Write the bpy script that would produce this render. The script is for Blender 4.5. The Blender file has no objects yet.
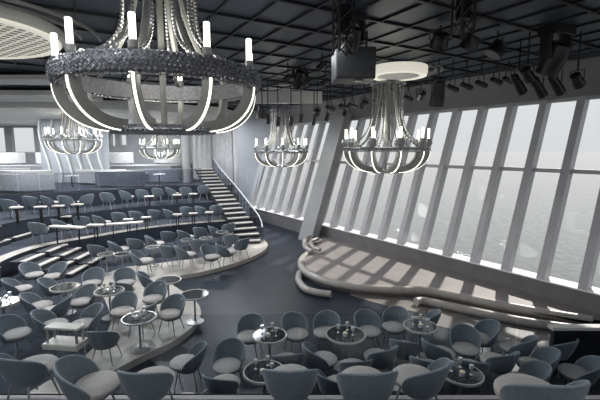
import bpy, math, random
from math import sin, cos, pi, radians
from mathutils import Vector, Matrix
random.seed(7)
SC = bpy.context.scene
COL = SC.collection

# ------------------------------------------------------------------ camera numbers
F = 390.0; CH = 4.5; PIT = math.atan(50/F)
_c, _s = cos(PIT), sin(PIT)
def ray(px, py):
    x = (px-300)/F; u = -(py-200)/F
    return Vector((x, _c+u*_s, -_s+u*_c))
def at(px, py, z):
    r = ray(px, py); k = (z-CH)/r.z
    return Vector((r.x*k, r.y*k, z))
def atY(px, py, Y):
    r = ray(px, py); k = Y/r.y
    return Vector((r.x*k, Y, CH+r.z*k))

# ------------------------------------------------------------------ materials
MATS = {}
def mat(name, col, rough=.6, metal=0, emit=0, ecol=None, noise=0, nscale=8, bump=0, sheen=0, spec=.5, alpha=None):
    m = bpy.data.materials.new(name); m.use_nodes = True
    nt = m.node_tree; b = nt.nodes['Principled BSDF']
    b.inputs['Base Color'].default_value = (*col, 1)
    b.inputs['Roughness'].default_value = rough
    b.inputs['Metallic'].default_value = metal
    b.inputs['Specular IOR Level'].default_value = spec
    if sheen:
        b.inputs['Sheen Weight'].default_value = sheen
        b.inputs['Sheen Roughness'].default_value = .4
    if emit:
        b.inputs['Emission Color'].default_value = (*(ecol or col), 1)
        b.inputs['Emission Strength'].default_value = emit
    if noise or bump:
        tc = nt.nodes.new('ShaderNodeTexCoord'); nz = nt.nodes.new('ShaderNodeTexNoise')
        nz.inputs['Scale'].default_value = nscale; nz.inputs['Detail'].default_value = 4
        nt.links.new(tc.outputs['Object'], nz.inputs['Vector'])
        if noise:
            r = nt.nodes.new('ShaderNodeValToRGB')
            r.color_ramp.elements[0].position = .3; r.color_ramp.elements[1].position = .7
            r.color_ramp.elements[0].color = (*[c*(1-noise) for c in col], 1)
            r.color_ramp.elements[1].color = (*[min(1, c*(1+noise)) for c in col], 1)
            nt.links.new(nz.outputs['Fac'], r.inputs['Fac']); nt.links.new(r.outputs['Color'], b.inputs['Base Color'])
        if bump:
            bp = nt.nodes.new('ShaderNodeBump'); bp.inputs['Strength'].default_value = bump
            bp.inputs['Distance'].default_value = .02
            nt.links.new(nz.outputs['Fac'], bp.inputs['Height']); nt.links.new(bp.outputs['Normal'], b.inputs['Normal'])
    MATS[name] = m; return m

def glass_mat(name, tint, gl=.08, rough=.02):
    m = bpy.data.materials.new(name); m.use_nodes = True
    nt = m.node_tree; nt.nodes.clear()
    o = nt.nodes.new('ShaderNodeOutputMaterial'); mx = nt.nodes.new('ShaderNodeMixShader')
    t = nt.nodes.new('ShaderNodeBsdfTransparent'); g = nt.nodes.new('ShaderNodeBsdfGlossy')
    t.inputs['Color'].default_value = (*tint, 1); g.inputs['Roughness'].default_value = rough
    mx.inputs[0].default_value = gl
    nt.links.new(t.outputs[0], mx.inputs[1]); nt.links.new(g.outputs[0], mx.inputs[2]); nt.links.new(mx.outputs[0], o.inputs[0])
    MATS[name] = m; return m

mat('dance', (.022, .028, .041), .34, noise=.25, nscale=1.2, bump=.04, spec=.22)
mat('carpet', (.028, .035, .052), .9, noise=.35, nscale=5, bump=.3)
mat('tierwall', (.018, .024, .038), .7, noise=.2, nscale=3)
mat('cream', (.42, .39, .35), .45, noise=.12, nscale=4)
mat('stage', (.21, .19, .185), .5, noise=.12, nscale=2.5)
mat('lip', (.37, .345, .32), .35, noise=.08, nscale=5)
mat('mullion', (.46, .455, .475), .5, noise=.05, nscale=2)
mat('sill', (.8, .8, .8), .5, noise=.03)
mat('bulk', (.155, .155, .16), .6, noise=.08, nscale=2)
mat('apron', (.17, .165, .17), .5, noise=.1, nscale=2)
mat('pillar', (.28, .28, .288), .5, noise=.05, nscale=2)
mat('panel', (.034, .047, .068), .5, noise=.35, nscale=.8, bump=.05)
mat('gridbar', (.004, .004, .005), .5, noise=.2)
mat('gridtrim', (.06, .065, .075), .35, noise=.2)
mat('lightceil', (.66, .66, .63), .6, noise=.1, nscale=1)
mat('wallgrey', (.30, .31, .32), .7, noise=.1, nscale=1)
mat('glow_soft', (.8, .77, .66), .5, emit=.55, ecol=(1, .96, .82), noise=.05)
mat('fabric', (.135, .165, .192), .75, noise=.12, nscale=30, sheen=.3)
mat('glint_piping', (.24, .29, .33), .55, noise=.1, nscale=30)  # rim piping, paler so the shell's edge glint sits in its colour
mat('cushion', (.42, .40, .385), .8, noise=.08, nscale=20)
mat('legmetal', (.38, .38, .38), .35, metal=.6, noise=.05)
mat('tablerim', (.5, .48, .45), .3, metal=.3, noise=.05)
mat('tabletop', (.03, .035, .04), .08, noise=.3, nscale=12)
mat('darkmetal', (.012, .012, .014), .4, noise=.2)
mat('projector', (.035, .037, .042), .5, noise=.15)
mat('crystal', (.56, .565, .6), .13, metal=.7, noise=.6, nscale=25)
mat('bandcore', (.15, .15, .165), .4, metal=.3, noise=.3, nscale=20)
mat('armgrey', (.24, .24, .225), .4, metal=.2, noise=.1, nscale=6)
mat('strand', (.34, .34, .34), .25, metal=.6, noise=.4, nscale=30)
mat('tubeglow', (1, 1, .95), .4, emit=2.6, ecol=(1, 1, .86))
mat('stripglow', (1, 1, .9), .4, emit=2.2, ecol=(1, .98, .86))
mat('lampface', (1, 1, 1), .4, emit=2.5, ecol=(1, 1, .97))
mat('backing', (.38,.40,.43), .6, noise=.05, nscale=1)
mat('bandlight', (.42,.43,.42), .3, metal=.4, noise=.3, nscale=12)
mat('apronfloor', (.15,.135,.125), .4, noise=.15, nscale=2)
mat('sofa', (.42, .42, .42), .8, noise=.15, nscale=10)
mat('sofadark', (.15, .165, .2), .8, noise=.15, nscale=10)
mat('drape', (.50, .50, .51), .7, noise=.08, nscale=3)
mat('ribbon', (.78, .78, .76), .5, noise=.04)
mat('whitegloss', (.72, .68, .62), .25, noise=.04)
mat('black', (.008, .008, .01), .25, noise=.2)
mat('steptop', (.035, .04, .05), .7, noise=.2)
mat('nosing', (.62, .58, .53), .4, noise=.06)
mat('tumbler', (.75, .76, .76), .1, metal=.2, noise=.05)
mat('votive', (.8, .6, .3), .4, emit=.5, ecol=(1, .6, .25))
glass_mat('pane', (.95, .955, .955), .005)
glass_mat('railglass', (.93, .95, .96), .05)
glass_mat('hazeglass', (.80, .82, .85), .06, .2)
# perforated mesh of the lit ceiling oval
m = mat('lattice', (.6, .58, .5), .5, emit=.0)
nt = m.node_tree; b = nt.nodes['Principled BSDF']
tc = nt.nodes.new('ShaderNodeTexCoord'); mp = nt.nodes.new('ShaderNodeMapping'); mp.inputs['Rotation'].default_value = (0, 0, .6)
br = nt.nodes.new('ShaderNodeTexBrick'); br.offset = 0; br.inputs['Scale'].default_value = 1
br.inputs['Brick Width'].default_value = .2; br.inputs['Row Height'].default_value = .2; br.inputs['Mortar Size'].default_value = .03
br.inputs['Color1'].default_value = (.14, .135, .12, 1); br.inputs['Color2'].default_value = (.2, .19, .165, 1); br.inputs['Mortar'].default_value = (.75, .72, .62, 1)
nt.links.new(tc.outputs['Object'], mp.inputs[0]); nt.links.new(mp.outputs[0], br.inputs['Vector'])
nt.links.new(br.outputs['Color'], b.inputs['Base Color']); nt.links.new(br.outputs['Color'], b.inputs['Emission Color'])
b.inputs['Emission Strength'].default_value = .6
# sea
m = mat('sea', (.20, .235, .235), .9, spec=.05)
nt = m.node_tree; b = nt.nodes['Principled BSDF']
tc = nt.nodes.new('ShaderNodeTexCoord'); nz = nt.nodes.new('ShaderNodeTexNoise'); nz.inputs['Scale'].default_value = .8; nz.inputs['Detail'].default_value = 8
nt.links.new(tc.outputs['Object'], nz.inputs['Vector'])
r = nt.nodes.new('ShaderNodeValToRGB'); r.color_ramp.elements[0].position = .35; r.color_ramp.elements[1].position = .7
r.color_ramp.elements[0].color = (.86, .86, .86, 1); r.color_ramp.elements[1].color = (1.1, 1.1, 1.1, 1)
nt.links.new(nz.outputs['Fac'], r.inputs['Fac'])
lw = nt.nodes.new('ShaderNodeLayerWeight'); lw.inputs['Blend'].default_value = .5      # sky reflection painted into the base colour, paler at grazing angles
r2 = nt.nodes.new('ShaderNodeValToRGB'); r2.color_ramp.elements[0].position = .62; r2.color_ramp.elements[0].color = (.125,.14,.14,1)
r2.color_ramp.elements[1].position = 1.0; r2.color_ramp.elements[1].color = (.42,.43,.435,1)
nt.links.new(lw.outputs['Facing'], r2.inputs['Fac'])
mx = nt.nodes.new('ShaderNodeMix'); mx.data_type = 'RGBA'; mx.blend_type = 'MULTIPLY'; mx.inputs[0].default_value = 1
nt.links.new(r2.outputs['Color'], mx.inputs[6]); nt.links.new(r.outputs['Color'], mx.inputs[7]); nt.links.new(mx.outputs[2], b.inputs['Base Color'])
bp = nt.nodes.new('ShaderNodeBump'); bp.inputs['Strength'].default_value = .2; bp.inputs['Distance'].default_value = .3
nt.links.new(nz.outputs['Fac'], bp.inputs['Height']); nt.links.new(bp.outputs['Normal'], b.inputs['Normal'])

# ------------------------------------------------------------------ mesh builder
class MB:
    def __init__(s): s.v = []; s.f = []
    def add(s, vs, fs):
        n = len(s.v); s.v += [tuple(v) for v in vs]; s.f += [tuple(i+n for i in f) for f in fs]; return s
    def hexa(s, p):   # 8 points: bottom 4 ccw, top 4 ccw
        return s.add(p, [(3,2,1,0),(4,5,6,7),(0,1,5,4),(1,2,6,5),(2,3,7,6),(3,0,4,7)])
    def box(s, c, size, rz=0, M=None):
        x, y, z = [k/2 for k in size]
        p = [Vector(q) for q in ((-x,-y,-z),(x,-y,-z),(x,y,-z),(-x,y,-z),(-x,-y,z),(x,-y,z),(x,y,z),(-x,y,z))]
        R = M if M is not None else Matrix.Rotation(rz, 3, 'Z')
        return s.hexa([Vector(c)+R@q for q in p])
    def prism(s, poly, z0, z1):
        n = len(poly)
        vs = [(p[0],p[1],z0) for p in poly]+[(p[0],p[1],z1) for p in poly]
        fs = [tuple(range(n-1,-1,-1)), tuple(range(n,2*n))]+[(i,(i+1)%n,n+(i+1)%n,n+i) for i in range(n)]
        return s.add(vs, fs)
    def tube(s, pts, r, seg=8, closed=False):
        pts = [Vector(p) for p in pts]; n = len(pts); vs = []; fs = []
        rr = r if callable(r) else (lambda i: r)
        up = None
        for i, p in enumerate(pts):
            a = pts[(i-1)%n] if (closed or i) else p; b2 = pts[(i+1)%n] if (closed or i < n-1) else p
            t = (b2-a).normalized()
            if up is None:
                up = Vector((0,0,1)) if abs(t.z) < .9 else Vector((1,0,0))
            u = (up - t*up.dot(t)).normalized(); w = t.cross(u); up = u
            for k in range(seg):
                g = 2*pi*k/seg; vs.append(p+(u*cos(g)+w*sin(g))*rr(i))
        m = n if closed else n-1
        for i in range(m):
            for k in range(seg):
                a = i*seg+k; b2 = i*seg+(k+1)%seg; j = ((i+1)%n)*seg
                fs.append((a, b2, j+(k+1)%seg, j+k))
        if not closed:
            fs.append(tuple(range(seg-1,-1,-1))); fs.append(tuple((n-1)*seg+k for k in range(seg)))
        return s.add(vs, fs)
    def lathe(s, prof, seg=24, c=(0,0,0), sy=1):   # prof (r,z) list; closes ends at r~0
        vs = []; fs = []; n = len(prof)
        for r, z in prof:
            for k in range(seg):
                g = 2*pi*k/seg; vs.append((c[0]+r*cos(g), c[1]+sy*r*sin(g), c[2]+z))
        for i in range(n-1):
            for k in range(seg):
                fs.append((i*seg+k, i*seg+(k+1)%seg, (i+1)*seg+(k+1)%seg, (i+1)*seg+k))
        fs.append(tuple(range(seg-1,-1,-1))); fs.append(tuple((n-1)*seg+k for k in range(seg)))
        return s.add(vs, fs)
    def ring(s, prof, seg=48, c=(0,0,0), sy=1, a0=0, a1=2*pi):    # closed profile swept round
        full = abs(a1-a0-2*pi) < 1e-6; m = seg if full else seg+1; n = len(prof); vs = []; fs = []
        for k in range(m):
            g = a0+(a1-a0)*k/seg
            for r, z in prof: vs.append((c[0]+r*cos(g), c[1]+sy*r*sin(g), c[2]+z))
        for k in range(seg):
            k2 = (k+1)%m
            for i in range(n):
                j = (i+1)%n; fs.append((k*n+i, k2*n+i, k2*n+j, k*n+j))
        if not full:
            fs.append(tuple(range(n))); fs.append(tuple((m-1)*n+i for i in range(n-1,-1,-1)))
        return s.add(vs, fs)
    def sweep(s, path, prof):      # path of (pos, right, up) frames; prof 2d closed
        n = len(prof); vs = []; fs = []
        for p, R, U in path:
            for a, b2 in prof: vs.append(Vector(p)+R*a+U*b2)
        for k in range(len(path)-1):
            for i in range(n):
                j = (i+1)%n; fs.append((k*n+i, (k+1)*n+i, (k+1)*n+j, k*n+j))
        fs.append(tuple(range(n))); fs.append(tuple((len(path)-1)*n+i for i in range(n-1,-1,-1)))
        return s.add(vs, fs)
    def octa(s, c, r, h=None):
        h = h or r; x, y, z = c
        return s.add([(x+r,y,z),(x,y+r,z),(x-r,y,z),(x,y-r,z),(x,y,z+h),(x,y,z-h)],
                     [(0,1,4),(1,2,4),(2,3,4),(3,0,4),(1,0,5),(2,1,5),(3,2,5),(0,3,5)])
    def build(s, name, material, parent=None, smooth=False, bevel=0):
        me = bpy.data.meshes.new(name); me.from_pydata(s.v, [], s.f); me.validate()
        import bmesh
        bm = bmesh.new(); bm.from_mesh(me); bmesh.ops.recalc_face_normals(bm, faces=bm.faces); bm.to_mesh(me); bm.free()
        me.materials.append(MATS[material])
        if smooth:
            for p in me.polygons: p.use_smooth = True
            try: me.set_sharp_from_angle(angle=radians(42))
            except Exception: pass
        o = bpy.data.objects.new(name, me); COL.objects.link(o)
        if parent: o.parent = parent
        if bevel:
            b2 = o.modifiers.new('bevel', 'BEVEL'); b2.width = bevel; b2.segments = 2
        return o

def tag(o, label, cat, group=None, kind=None):
    o['label'] = label; o['category'] = cat
    if group: o['group'] = group
    if kind: o['kind'] = kind
    return o
def thing(name, label, cat, loc=(0,0,0), rz=0, group=None):
    o = bpy.data.objects.new(name, None); COL.objects.link(o); o.empty_display_size = .1
    o.location = loc; o.rotation_euler = (0,0,rz)
    return tag(o, label, cat, group)
def struct(o, label=None):
    o['kind'] = 'structure'
    if label: o['label'] = label
    return o
def copy_tree(o, parent=None):
    c = o.copy(); COL.objects.link(c)
    if parent: c.parent = parent
    for ch in list(o.children): copy_tree(ch, c)
    return c
def smooth_poly(pts, n=6, closed=False):
    pts = [Vector(p) for p in pts]; out = []; N = len(pts)
    for i in range(N if closed else N-1):
        p1, p2 = pts[i], pts[(i+1)%N]
        p0 = pts[(i-1)%N] if closed or i else p1
        p3 = pts[(i+2)%N] if closed or i < N-2 else p2
        for k in range(n):
            t = k/n
            out.append(.5*((2*p1)+(p2-p0)*t+(2*p0-5*p1+4*p2-p3)*t*t+(3*p1-p0-3*p2+p3)*t**3))
    if not closed: out.append(pts[-1])
    return out
ORD = ['first','second','third','fourth','fifth','sixth','seventh','eighth','ninth','tenth','eleventh','twelfth','thirteenth','fourteenth','fifteenth','sixteenth','seventeenth']

# ------------------------------------------------------------------ window wall frame of reference
D = Vector((.578, -.816, 0)); N = Vector((.816, .578, 0)); M0 = Vector((4.584, 14.51, 0))
LEAN = .343; SILL = .75; HEAD = 6.12; ZC = 7.1; TR = 3.87
def W(s, n, z): return M0 + D*s + N*n + Vector((0,0,z))
def nl(z): return LEAN*(z-SILL)
SP = 1.06; S0 = -5.3
KA, KB = -8, 16
def slab(sa, sb, na0, nb0, za, na1, nb1, zb, mb):   # sheared box between heights za, zb
    mb.hexa([W(sa,na0,za), W(sb,na0,za), W(sb,nb0,za), W(sa,nb0,za), W(sa,na1,zb), W(sb,na1,zb), W(sb,nb1,zb), W(sa,nb1,zb)])
MD = .34; MW = .11
for i, k in enumerate(range(KA, KB)):
    s = S0+SP*k; mb = MB()
    slab(s-MW, s+MW, 0, MD, SILL, nl(HEAD), nl(HEAD)+MD, HEAD, mb)
    slab(s+MW, s+SP-MW, nl(TR-.06)+.1, nl(TR-.06)+MD, TR-.06, nl(TR+.06)+.1, nl(TR+.06)+MD, TR+.06, mb)
    slab(s+MW, s+SP-MW, nl(HEAD-.1)+.05, nl(HEAD-.1)+MD, HEAD-.1, nl(HEAD)+.05, nl(HEAD)+MD, HEAD, mb)
    w = struct(mb.build('window_%d' % (i+1), 'mullion'))
    for za, zb in ((SILL, TR-.06), (TR+.06, HEAD-.1)):
        g = MB(); slab(s+MW, s+SP-MW, nl(za)+.26, nl(za)+.275, za, nl(zb)+.26, nl(zb)+.275, zb, g); g.build('pane', 'pane', w)
sA, sB = S0+SP*KA, S0+SP*KB
mb = MB(); mb.hexa([W(sA,0,-.1),W(sB,0,-.1),W(sB,.5,-.1),W(sA,.5,-.1),W(sA,0,SILL-.04),W(sB,0,SILL-.04),W(sB,.5,SILL-.04),W(sA,.5,SILL-.04)])
struct(mb.build('wall_window', 'apron'))
mb = MB(); mb.hexa([W(sA,-.04,SILL-.04),W(sB,-.04,SILL-.04),W(sB,.5,SILL-.04),W(sA,.5,SILL-.04),W(sA,-.04,SILL),W(sB,-.04,SILL),W(sB,.5,SILL),W(sA,.5,SILL)])
struct(mb.build('trim_1', 'sill'))
NC = .8
mb = MB(); mb.hexa([W(sA,nl(HEAD)-.05,HEAD),W(sB,nl(HEAD)-.05,HEAD),W(sB,nl(HEAD)+.36,HEAD),W(sA,nl(HEAD)+.36,HEAD),W(sA,NC,ZC),W(sB,NC,ZC),W(sB,NC+.3,ZC),W(sA,NC+.3,ZC)])
struct(mb.build('wall_bulkhead', 'bulk'))

# ------------------------------------------------------------------ floors and tiers
mb = MB(); mb.prism([(-40,-4),(14,-4),W(sB,.5,0)[:2],W(sA,.5,0)[:2],(-6,40),(-40,40)], -.2, 0)
struct(mb.build('floor', 'dance'))

def tierpoly(front, back):   # front: list of (px,py) at z ; back: world points
    return [tuple(p[:2]) for p in front]+back
BL = [(-8.5, 34), (-38, 34)]
# seating platform (z .15)
e0 = [at(px,py,.15) for px,py in ((-60,470),(40,412),(80,390),(120,367),(150,352),(175,340),(195,324),(201,311),(193,298),(176,287),(166,279),(176,276),(205,271),(238,262),(260,253),(268,245),(262,238))]
E0 = smooth_poly(e0, 5)
plat = [tuple(p[:2]) for p in E0]+[(-3.2,21),(-6,24),(-30,24),(-30,6),(-9,6)]
struct(MB().prism(plat, 0, .15).build('floor_platform', 'cream'))
inner = []
for i, p in enumerate(E0):
    a = E0[max(0,i-1)]; b2 = E0[min(len(E0)-1,i+1)]; t = (b2-a).normalized(); nn = Vector((-t.y, t.x, 0))
    inner.append(p+nn*1.0)
cp = [at(px,py,.16) for px,py in ((-60,440),(40,385),(85,355),(110,325),(105,300),(95,283),(120,268),(165,262),(205,256),(232,246),(240,238))]
cpoly = [tuple(p[:2]) for p in smooth_poly(cp,5)]+[(-4.6,21),(-8,22),(-29,23),(-29,7),(-9,7)]
struct(MB().prism(cpoly, .15, .156).build('floor_carpet_platform', 'carpet'))

T1Z, T2Z, T3Z = .75, 1.5, 2.3
t1 = smooth_poly([Vector((-10.6,7,T1Z)), at(-14,275,T1Z), at(0,262,T1Z), at(40,247,T1Z), at(100,236,T1Z), at(150,228,T1Z), at(200,223,T1Z), at(234,220.5,T1Z)], 5)
t2 = smooth_poly([Vector((-14.5,9,T2Z)), at(-15,230,T2Z), at(0,225,T2Z), at(30,219,T2Z), at(90,212,T2Z), at(150,206,T2Z), at(219,201.5,T2Z)], 5)
t3 = smooth_poly([Vector((-18,12,T3Z)), at(-15,197,T3Z), at(0,195,T3Z), at(50,193.5,T3Z), at(100,191,T3Z), at(150,187.5,T3Z), at(203,185,T3Z)], 5)
def offs(line, d):
    out = []
    for i, p in enumerate(line):
        a = line[max(0,i-1)]; b2 = line[min(len(line)-1,i+1)]; t = (b2-a); t.z = 0; t.normalize()
        out.append(p+Vector((-t.y, t.x, 0))*d)
    return out
def strip(mb, A, B, z0, z1):
    for i in range(len(A)-1):
        a, b2, c, d = A[i], A[i+1], B[i+1], B[i]
        mb.hexa([(a.x,a.y,z0),(b2.x,b2.y,z0),(c.x,c.y,z0),(d.x,d.y,z0),(a.x,a.y,z1),(b2.x,b2.y,z1),(c.x,c.y,z1),(d.x,d.y,z1)])
for nm, ln, z, zb, ends in (('floor_tier_low', t1, T1Z, .15, [(-5.2,25),(-33,25),(-33,7)]), ('floor_tier_mid', t2, T2Z, T1Z, [(-6.5,27),(-34,27),(-34,9)]), ('floor_tier_top', t3, T3Z, T2Z, [(-8.5,34.3),(-40,34.3),(-40,12)])):
    poly = [tuple(p[:2]) for p in ln]+ends
    struct(MB().prism(poly, zb-.05, z).build(nm, 'carpet'))
    mb = MB(); strip(mb, offs(ln, -.03), offs(ln, .42 if z < .8 else .12), z, z+.012)
    struct(mb.build('trim_%s' % nm.split('_')[-1], 'cream' if z < .8 else 'steptop'))
    mb = MB(); strip(mb, offs(ln, -.028), ln, zb, z)
    struct(mb.build('wall_riser_%s' % nm.split('_')[-1], 'tierwall'))
# glass rail at the top tier
def glass_rail(ln, z, h, name, label, matn, step=1, group=None, thick=.012, tr=.016, br_=.03):
    t = thing(name, label, 'railing', (ln[0].x, ln[0].y, z), 0, group)
    o0 = Vector((ln[0].x, ln[0].y, z))
    for i in range(0, len(ln)-step, step):
        a, b2 = ln[i], ln[i+step]; L = (b2-a); L.z = 0; l = L.length; L.normalize(); nn = Vector((-L.y, L.x, 0))*thick/2
        a1 = Vector((a.x,a.y,0))+L*.02-Vector((o0.x,o0.y,0)); b1 = Vector((b2.x,b2.y,0))-L*.02-Vector((o0.x,o0.y,0))
        g = MB(); Z0 = Vector((0,0,.06)); Z1 = Vector((0,0,h-.03))
        g.hexa([a1-nn+Z0,b1-nn+Z0,b1+nn+Z0,a1+nn+Z0,a1-nn+Z1,b1-nn+Z1,b1+nn+Z1,a1+nn+Z1]); g.build('glass_panel', matn, t)
    loc = [Vector((p.x-o0.x, p.y-o0.y, h-.015)) for p in ln]
    MB().tube(loc, tr, 6).build('top_rail', 'legmetal' if tr > .01 else 'hazeglass', t)
    loc = [Vector((p.x-o0.x, p.y-o0.y, .03)) for p in ln]
    MB().tube(loc, br_, 4).build('base_channel', 'darkmetal', t)
    return t
glass_rail(offs(t3, .15), T3Z, 1.05, 'glass_railing', 'long curved hazy glass railing along the highest seating tier edge', 'hazeglass', 2)

# ------------------------------------------------------------------ near tier below the camera
NZ = 1.25
near = [(-14,-4),(14,-4),(14,4.77),(-14,4.77)]
struct(MB().prism(near, 0, NZ).build('floor_near_tier', 'carpet'))
mb = MB(); mb.box((0,4.80,NZ/2),(28,.06,NZ)); struct(mb.build('wall_riser_near', 'tierwall'))
mb = MB(); mb.box((0,4.78,NZ+.01),(28,.10,.02)); struct(mb.build('trim_near', 'mullion'))
gl = [Vector((-7.0+1.4*i, 4.78, NZ+.02)) for i in range(11)]
glass_rail(gl, NZ+.02, 1.14, 'glass_railing', 'straight clear glass balustrade just in front of nearest chairs, bottom of view', 'railglass', 1, None, .012, .005, .012)

# ------------------------------------------------------------------ stage with bullnose lip
lipA = [(309,252),(302.5,257),(301,264),(307,271),(324,279),(352,285),(390,288),(425,289),(460,295),(500,303),(545,311),(592,318.5)]
L = smooth_poly([at(a,b2,.26) for a,b2 in lipA], 5)
st = [tuple(p[:2]) for p in L]
st = st+[tuple(p[:2]) for p in (at(680,333,.22),)]+[tuple(W(9.2,-.02,0)[:2]), tuple(W(-6.3,-.02,0)[:2]), tuple(at(314,233,.22)[:2]), tuple(at(305,241,.22)[:2]), tuple(at(305,248,.22)[:2])]
struct(MB().prism(st, 0, .22).build('floor_stage', 'stage'))
apr = [Vector((p.x,p.y,0)) for p in L]; apo = offs([Vector((p.x,p.y,0)) for p in L], -1.9)
mb = MB()
for i in range(25, len(apr)-1):
    u0 = min(1, (i-25)/12)*.9+.1; u1 = min(1, (i-24)/12)*.9+.1
    a, b2 = apr[i], apr[i+1]; c3 = b2.lerp(apo[i+1], u1); d3 = a.lerp(apo[i], u0)
    mb.hexa([(a.x,a.y,0),(b2.x,b2.y,0),(c3.x,c3.y,0),(d3.x,d3.y,0),(a.x,a.y,.012),(b2.x,b2.y,.012),(c3.x,c3.y,.012),(d3.x,d3.y,.012)])
struct(mb.build('floor_stage_apron', 'apronfloor'))
def tubeobj(name, pts, r, label, cat, m='lip', group=None, sc=1):
    mb = MB(); mb.tube(pts, r, 12); return tag(mb.build(name, m, None, True), label, cat, group)
tubeobj('stage_lip', [Vector((p.x,p.y,.2)) for p in L], .13, 'thick rounded pale lip curving all along the front edge of the stage', 'stage edge')
L2 = smooth_poly([at(a,b2,.12) for a,b2 in ((416,302),(424,301),(445,305.5),(480,313),(520,321),(560,327),(592,331))], 5)
tubeobj('bench_rail', L2, .12, 'second slimmer pale rounded rail below the stage lip at right', 'stage edge')
L3 = smooth_poly([at(a,b2,.12) for a,b2 in ((299.5,273),(298.5,280),(305,288.5),(317,292.5),(331,294.5))], 5)
tubeobj('bench_rail', L3, .11, 'short curved pale rail hugging the near left corner of the stage', 'stage edge')
for (pts, lb) in (([(318,239),(312,241),(311.5,245),(314.5,248),(320,250)], 'small curved pale rail on stage corner, the inner of two'),
                  ([(310,236),(305.5,239),(304,244),(306,248),(312,251.5)], 'small curved pale rail on stage corner, the outer of two')):
    tubeobj('bench_rail', smooth_poly([at(a,b2,.36) for a,b2 in pts], 5), .085, lb, 'stage edge')
    o = COL.objects[-1]

# ------------------------------------------------------------------ leaning pillars
def pillar(s, n, w, dpt, label, z1=ZC-.02):
    base = W(s, n, 0); mb = MB()
    def q(ds, dn, z): return D*ds+N*(dn+LEAN*z)+Vector((0,0,z))
    mb.hexa([q(-w/2,0,0),q(w/2,0,0),q(w/2,dpt,0),q(-w/2,dpt,0),q(-w/2,0,z1),q(w/2,0,z1),q(w/2,dpt,z1),q(-w/2,dpt,z1)])
    o = mb.build('column', 'pillar'); o.location = base
    return tag(o, label, 'column')
PS = (at(306,240,0)-M0)
pillar(PS.dot(D)+.1, PS.dot(N)-.2, 1.05, .45, 'broad pale grey leaning column between the two runs of tall windows')
pillar(6.95, -.45, .6, .35, 'grey leaning column cut by the right edge of the view')

# ------------------------------------------------------------------ ceiling
cpl = [(-40,-4),(16,-4)]
cp2 = [tuple(W(sB,NC,0)[:2]), tuple(W(sA,NC,0)[:2]), (-5,40), (-40,40)]
struct(MB().prism(cpl+cp2, ZC+.02, ZC+.15).build('ceiling', 'panel'))
# rotated black grid below it, clipped by the window side
GB = Vector((.866,.5,0)); GA = Vector((-.5,.866,0))
mb = MB(); mt = MB()
def clip(p, d, cond, L=40, n=400):
    ts = [-L+2*L*i/n for i in range(n+1)]; ok = [t for t in ts if cond(p+d*t)]
    return (min(ok), max(ok)) if len(ok) > 1 else None
def inside(q): return (q-M0).dot(N) < NC-.05 and -3 < q.y < 33 and q.x > -26
def bar(p, d, t0, t1, w, h, mbx, dz=0):
    a = p+d*t0; b2 = p+d*t1; c = (a+b2)/2; ang = math.atan2(d.y, d.x)
    mbx.box((c.x,c.y,ZC-h/2+.02-dz),(t1-t0,w,h),ang)
k = -20
for i in range(-30, 46):
    p = GB*(i*.77+.2); r = clip(p, GA, inside)
    if r: bar(p, GA, r[0], r[1], .04, .04, mb)
for i in range(-16, 34):
    p = GA*(i*1.22+.3); r = clip(p, GB, inside)
    if r:
        bar(p, GB, r[0], r[1], .06, .05, mb)
        if i%2 == 0: bar(p+GA*.075, GB, r[0], r[1], .02, .04, mt)
struct(mb.build('ceiling_grid', 'gridbar')); struct(mt.build('ceiling_grid_trim', 'gridtrim'))
# edge trim where ceiling meets bulkhead
mb = MB(); mb.hexa([W(sA,NC-.12,ZC-.1),W(sB,NC-.12,ZC-.1),W(sB,NC,ZC-.1),W(sA,NC,ZC-.1),W(sA,NC-.12,ZC+.02),W(sB,NC-.12,ZC+.02),W(sB,NC,ZC+.02),W(sA,NC,ZC+.02)])
struct(mb.build('trim_2', 'gridtrim'))
# lower pale ceiling over the rear
rear = [(-40,20.5),(-14,19.6),(-8.5,20.5),(-4.6,23.5),(-4.2,26.2),(-6,34.2),(-40,34.2)]
struct(MB().prism(rear, 6.55, 7.0).build('ceiling_rear', 'lightceil'))
for i, (x0,x1,y0,y1,z) in enumerate(((-24,-8.2,12.6,13.8,6.86),(-26,-9.5,16.0,18.4,6.8))):
    pts = []
    for k2 in range(13):
        u = k2/12; x = x0+(x1-x0)*u; pts.append((x, y0+.9*sin(u*1.6)))
    for k2 in range(12,-1,-1):
        u = k2/12; x = x0+(x1-x0)*u; pts.append((x, y1+.9*sin(u*1.6)))
    struct(MB().prism(pts, z, 7.0).build('ceiling_panel_%s' % ('front' if i == 0 else 'rear'), 'lightceil'))
mb = MB(); a = atY(254,103,16.5); b2 = atY(322,103,16.5)
mb.box(((a.x+b2.x)/2, 16.6, 6.66),(b2.x-a.x,.3,.46)); struct(mb.build('ceiling_beam', 'lightceil'))

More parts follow.
